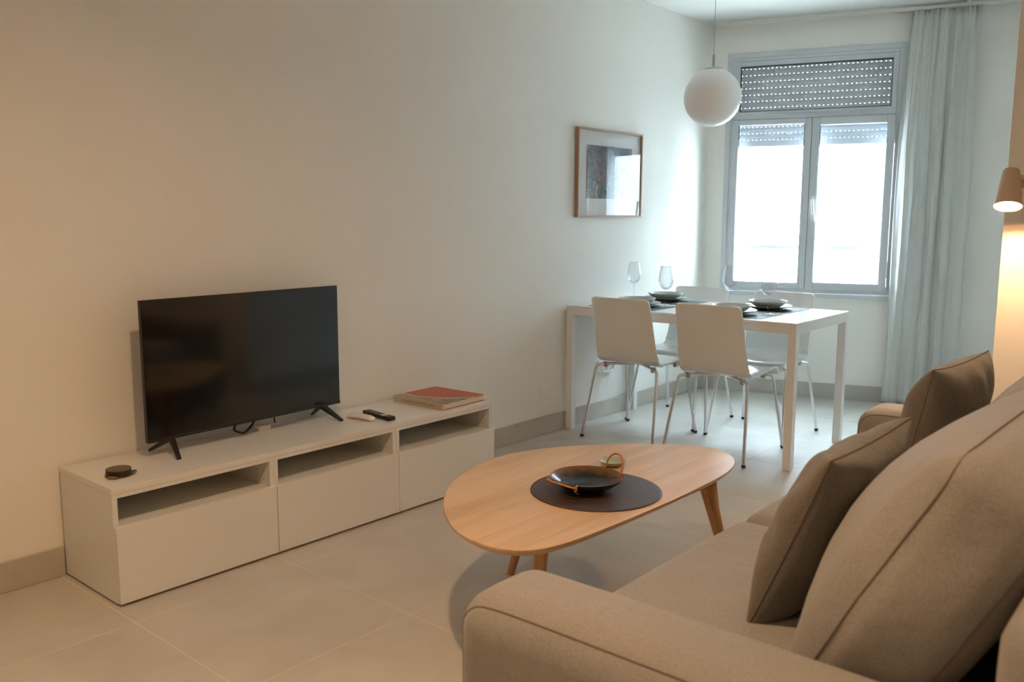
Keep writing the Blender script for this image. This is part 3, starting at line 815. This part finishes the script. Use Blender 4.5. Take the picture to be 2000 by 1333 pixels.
def wood_leg(top, bot):
    top, bot = Vector(top)-Vector((1.0, -1.55, 0)), Vector(bot)-Vector((1.0, -1.55, 0))
    d = Vector((bot.x-top.x, bot.y-top.y, 0)); a = atan2(d.y, d.x)
    q = Vector((cos(a), sin(a), 0)); p = Vector((-sin(a), cos(a), 0)); b = B()
    secs = [(0, .034, .019), (.12, .030, .019), (.3, .022, .018), (.6, .017, .015), (1, .012, .011)]; vs = []
    N = 12
    for t, hw, ht in secs:
        c = top.lerp(bot, t)+q*(-.012*sin(t*pi))
        for k in range(N):
            w = 2*pi*k/N; cx = math.copysign(abs(cos(w))**.6, cos(w)); sx = math.copysign(abs(sin(w))**.6, sin(w))
            vs.append(c+q*hw*cx+p*ht*sx)
    fs = [tuple(range(N)), tuple(range((len(secs)-1)*N, len(secs)*N))]
    for s_ in range(len(secs)-1): fs += [(s_*N+k, s_*N+(k+1) % N, (s_+1)*N+(k+1) % N, (s_+1)*N+k) for k in range(N)]
    b.add(vs, fs); b.build('leg', M['oak_leg'], ct, smooth='auto')
wood_leg((1.36, -1.76, CZ-.022), (1.50, -1.805, 0))
wood_leg((.56, -1.70, CZ-.022), (.46, -1.76, 0))
wood_leg((1.02, -1.29, CZ-.022), (1.03, -1.185, 0))
# mat and bowl
MX, MY = .935, -1.612
cm = tag(B().lathe([(0, 0), (.199, 0), (.2015, .0015), (.2005, .0032), (.197, .0036), (0, .0034)], seg=72).build('round_mat', M['mat'], smooth=True),
         'round dark brown woven mat under the bowl on the coffee table', 'placemat')
cm.location = (MX, MY, CZ+.0003)
bx_, by_ = .920, -1.588
bo = thing('handled_bowl', 'dark glazed shallow bowl with two rattan handles on the mat', 'bowl', (bx_, by_, CZ+.0042), radians(0))
B().lathe([(0, .0), (.052, .0), (.055, .003), (.082, .014), (.106, .031), (.112, .0395), (.1125, .041)], seg=56).build('bowl_outside', M['glaze_out'], bo, smooth=True)
B().lathe([(.1125, .041), (.110, .0413), (.1035, .033), (.080, .019), (.060, .0115), (0, .0105)], seg=56).build('bowl_inside', M['glaze'], bo, smooth=True)
def handle(ang, tilt, rise, hw=.038, label=None):
    d = Vector((cos(ang), sin(ang), 0)); p = Vector((-sin(ang), cos(ang), 0)); pts = []
    for k in range(21):
        w = pi*k/20
        x = p*(hw*cos(w)*(1.0+.18*sin(w)))
        h_ = rise*sin(w)**.8
        pts.append(d*(.106+h_*sin(tilt))+x+Vector((0, 0, .036+h_*cos(tilt))))
    b = B().tube(pts, .0032, 8)
    hd = b.build('rattan_handle', M['rattan'], bo, smooth=True)
    for e in (-1, 1):
        c = d*.107+p*(hw*e)+Vector((0, 0, .036))
        b = B()
        for j in range(3): b.tube([c+Vector((0, 0, -.008+.006*j))+d*.005, c+p*.006*e+Vector((0, 0, -.006+.006*j)), c+Vector((0, 0, -.004+.006*j))-d*.007], .0022, 6)
        b.tube([c+d*.001+Vector((0, 0, -.012)), c+p*.004*e-d*.010+Vector((0, 0, -.018))], .0018, 6)
        b.build('rattan_binding', M['rattan'], hd, smooth=True)
handle(radians(-14), radians(20), .058, .036)
handle(radians(172), radians(72), .020, .056)
sg_ = thing('sage_dish', 'small pale green round dish behind the bowl on the coffee table', 'dish', (1.192, -1.497, CZ+.0003))
B().lathe([(0, 0), (.022, 0), (.036, .010), (.047, .019), (.0475, .0205), (.046, .021), (.034, .0135), (.02, .0045), (0, .004)], seg=40).build('dish', M['sage'], sg_, smooth=True)

# ------------------------------------------------------------------ sofa
SX0, SX1, SYF, SYB = -.168, 2.035, -2.075, -3.10
so = thing('sofa', 'taupe fabric two seat sofa with rounded arms at the right', 'sofa', (0, 0, 0))
AW = .225
for (x0, x1, lab) in ((SX0, SX0+AW, None), (SX1-AW, SX1, None)):
    b = soft_box(x0, x1, SYB+.02, SYF, .06, .60, .065, (.004, .008, .010), n=14)
    arm = b.build('arm', M['sofa'], so, smooth=True)
    e = .0035
    for xs in (x0+.022, x1-.022):
        pts = [(xs, SYB+.10, .585+e), (xs, SYB+.5, .588+e), (xs, SYF-.10, .585+e), (xs, SYF-.045, .574+e), (xs, SYF-.016, .545+e), (xs, SYF+.0005, .50), (xs, SYF+.003, .30), (xs, SYF+.001, .10)]
        B().tube(snapped(pts, arm.data), .0016, 8).build('seam', M['seam'], arm, smooth=True)
soft_box(SX0+AW-.01, SX1-AW+.01, SYB+.06, SYF-.03, .07, .30, .03, n=8).build('base', M['sofa'], so, smooth=True)
soft_box(SX0+.05, SX1-.05, SYB-.03, SYB+.19, .065, .805, .06, (0, .01, .006), n=12).build('backrest_frame', M['sofa'], so, smooth=True)
mid = .928
for (x0, x1) in ((SX0+AW+.004, mid-.002), (mid+.002, SX1-AW-.004)):
    b = soft_box(x0, x1, -2.86, SYF-.012, .295, .455, .050, (.0, .012, .020), n=16)
    sc_ = b.build('seat_cushion', M['sofa'], so, smooth=True)
def back_cushion(x0, x1, name='back_cushion'):
    w, h, d = (x1-x0), .52, .185; r = .055
    b = soft_box(x0, x1, -d/2, d/2, 0, h, r, (.018, .030, .022), n=18)
    for v in b.b.verts:
        if v.co.y > 0:
            u_ = (v.co.x-(x0+x1)/2)/(w/2); q_ = (v.co.z-h/2)/(h/2)
            v.co.y += .075*(v.co.y/(d/2))*max(0, 1-u_*u_)**.45*max(0, 1-q_*q_)**.6
    a = radians(28)
    base = Vector((0, -2.650, .450))
    def f(c):
        y, z = c.y, c.z
        k = z/h; c.x += (.012*sin(k*9+x0*3))*abs((c.x-(x0+x1)/2)/(w/2))**3
        z += .010*sin(c.x*9)*max(0, k-.5)
        return Vector((c.x, base.y+y*cos(a)-z*sin(a), base.z+y*sin(a)*.6+z*cos(a)))
    shape(b, f); o = b.build(name, M['sofa'], so, smooth=True)
    for yy in (d/2-.012, -d/2+.012):
        pts = []
        for (u, v) in [(x0+.001, t_) for t_ in (.03, .10, .20, .30, .40, .475)]+[(x0+.03, .502)]+[(x0+.03+(w-.06)*q/10, .513+.006*sin(q/10*pi)) for q in range(1, 10)]+[(x1-.03, .502)]+[(x1-.001, t_) for t_ in (.475, .40, .30, .20, .10, .03)]:
            bx = -.010*sin(pi*v/.5)*(1 if u < mid and u < (x0+x1)/2 else -1) if v < .46 else 0
            pts.append(f(Vector((u+bx*.6, yy, v))))
        B().tube(snapped(pts, o.data), .0018, 8).build('seam', M['seam'], o, smooth=True)
    return o
back_cushion(SX0+AW+.006, mid-.006); back_cushion(mid+.006, SX1-AW-.006)
b = B()
for x in (SX0+.08, SX1-.08):
    for y in (SYF-.08, SYB+.10): B().cyl((x, y, 0), (x, y, .07), .018, .024, 14).build('foot', M['feet'], so)

def pillow(w, h, t, seed=0, n=28):
    rnd = random.Random(seed); ph = [rnd.uniform(0, 6.28) for _ in range(8)]
    b = B(); grid = {}
    for sd in (1, -1):
        for i in range(n+1):
            for j in range(n+1):
                u, v = -1+2*i/n, -1+2*j/n
                u2, v2 = sin(u*pi/2), sin(v*pi/2)
                edge = (i in (0, n) or j in (0, n))
                x = w/2*u2*(1-.055*(1-v2*v2)*abs(u2)**2+.0); z = h/2*v2*(1-.055*(1-u2*u2)*abs(v2)**2)
                th = t/2*(max(0, 1-u2**2)**.42)*(max(0, 1-v2**2)**.42)
                r_ = sqrt(u2*u2+v2*v2)
                wr = .016*sin(9*atan2(v2, u2)+ph[0])*max(0, min(1, r_-.45))*(1-max(abs(u2), abs(v2))**6)
                wr += .005*sin(14*u2+5*v2+ph[1])*(1-u2*u2)*(1-v2*v2)
                y = 0 if edge else sd*th+wr*(1 if sd > 0 else .7)
                k = (i, j) if edge else (i, j, sd)
                if k not in grid: grid[k] = b.b.verts.new((x, y, z+h/2))
        def gv(i, j): return grid[(i, j)] if (i in (0, n) or j in (0, n)) else grid[(i, j, sd)]
        for i in range(n):
            for j in range(n):
                q = [gv(i, j), gv(i+1, j), gv(i+1, j+1), gv(i, j+1)]
                try: b.b.faces.new(q if sd < 0 else q[::-1])
                except ValueError: pass
    pts = []
    for k in range(n): pts.append((k, 0))
    for k in range(n): pts.append((n, k))
    for k in range(n): pts.append((n-k, n))
    for k in range(n+1): pts.append((0, n-k))
    line = [grid[p].co.copy() for p in pts]
    return b, line
def throw(label, loc, rx, rz, w, h, t, seed, roll=0):
    o = empty('throw_cushion'); tag(o, label, 'cushion', 'throw cushions on the sofa')
    o.matrix_world = Matrix.Translation(loc) @ Matrix.Rotation(rz, 4, 'Z') @ Matrix.Rotation(rx, 4, 'X') @ Matrix.Rotation(roll, 4, 'Y')
    b, line = pillow(w, h, t, seed); b.build('cushion_cover', M['cushion'], o, smooth=True, sub=1)
    B().tube(line, .0016, 6, cap=False).build('seam', M['seam'], o, smooth=True)
    return o
throw('plump taupe throw cushion leaning on the nearer back cushion', (.545, -2.405, .452), radians(22), radians(0), .46, .40, .17, 1)
throw('taupe throw cushion lit by the wall lamp, at the far arm', (1.37, -2.42, .452), radians(12), radians(-3), .46, .43, .18, 5)

# ------------------------------------------------------------------ wall lamp on the partition
LX, LY, LZ = XE-.125, -2.398, 1.292
wl = thing('wall_lamp', 'small cone shaped wall lamp, lit, on the partition wall', 'lamp', (LX, LY, LZ))
ax = Vector((.42, .07, 1)).normalized()      # shade axis, mouth tipped into the room
q = Vector((0, 0, 1)).rotation_difference(ax)
b = B().lathe([(.045, 0), (.0465, .001), (.027, .136), (.024, .140), (0, .140), (0, .138), (.024, .136), (.044, .002)], seg=40, axis=ax)
b.build('lamp_shade', M['lamp_shade'], wl, smooth='auto')
B().lathe([(0, .022), (.036, .022), (.0385, .024), (.038, .030), (0, .030)], seg=32, axis=ax).build('diffuser', M['bulb'], wl, smooth='auto')
tp = ax*.11; B().tube([tp+Vector((.012, 0, 0)), (XE-LX-.04, -.01, .10), (XE-LX-.012, -.015, .09)], .006, 10).build('arm', M['lamp_shade'], wl, smooth=True)
B().lathe([(0, 0), (.024, 0), (.024, .012), (0, .012)], (XE-LX-.0135, -.015, .09), 28, axis=(1, 0, 0)).build('wall_plate', M['lamp_shade'], wl, smooth='auto')
lo = light('wall_lamp_light', 'AREA', Vector((LX, LY, LZ))+ax*.0215, 7.5, (1, .60, .30), aim=-ax, shape='DISK', size=.07)
lo.parent = wl; lo.matrix_parent_inverse = Matrix.Translation(wl.location).inverted()

# ceiling downlights behind the camera
dl = None
for k, (x, y) in enumerate(((-.2, -2.0), (-2.2, -2.0))):
    o = thing('ceiling_downlight', ['recessed ceiling downlight nearer the sofa and cabinet', 'recessed ceiling downlight nearer the back wall'][k], 'lamp', (x, y, ZC), 0, 'ceiling downlights')
    B().lathe([(.038, -.002), (.048, -.004), (.05, -.0005), (.038, -.0005)], seg=32, closed=True).build('trim_ring', M['opal'], o, smooth='auto')
    B().lathe([(0, -.0012), (.037, -.0012), (.037, -.0006), (0, -.0006)], seg=28, closed=False).build('diffuser', M['downlight'], o)
    l_ = light('downlight_light', 'AREA', (x, y, ZC-.006), 18 if k == 0 else 12, WARM, aim=(0, 0, -1), shape='DISK', size=.08, spread=radians(146))
    l_.parent = o; l_.matrix_parent_inverse = Matrix.Translation(o.location).inverted()
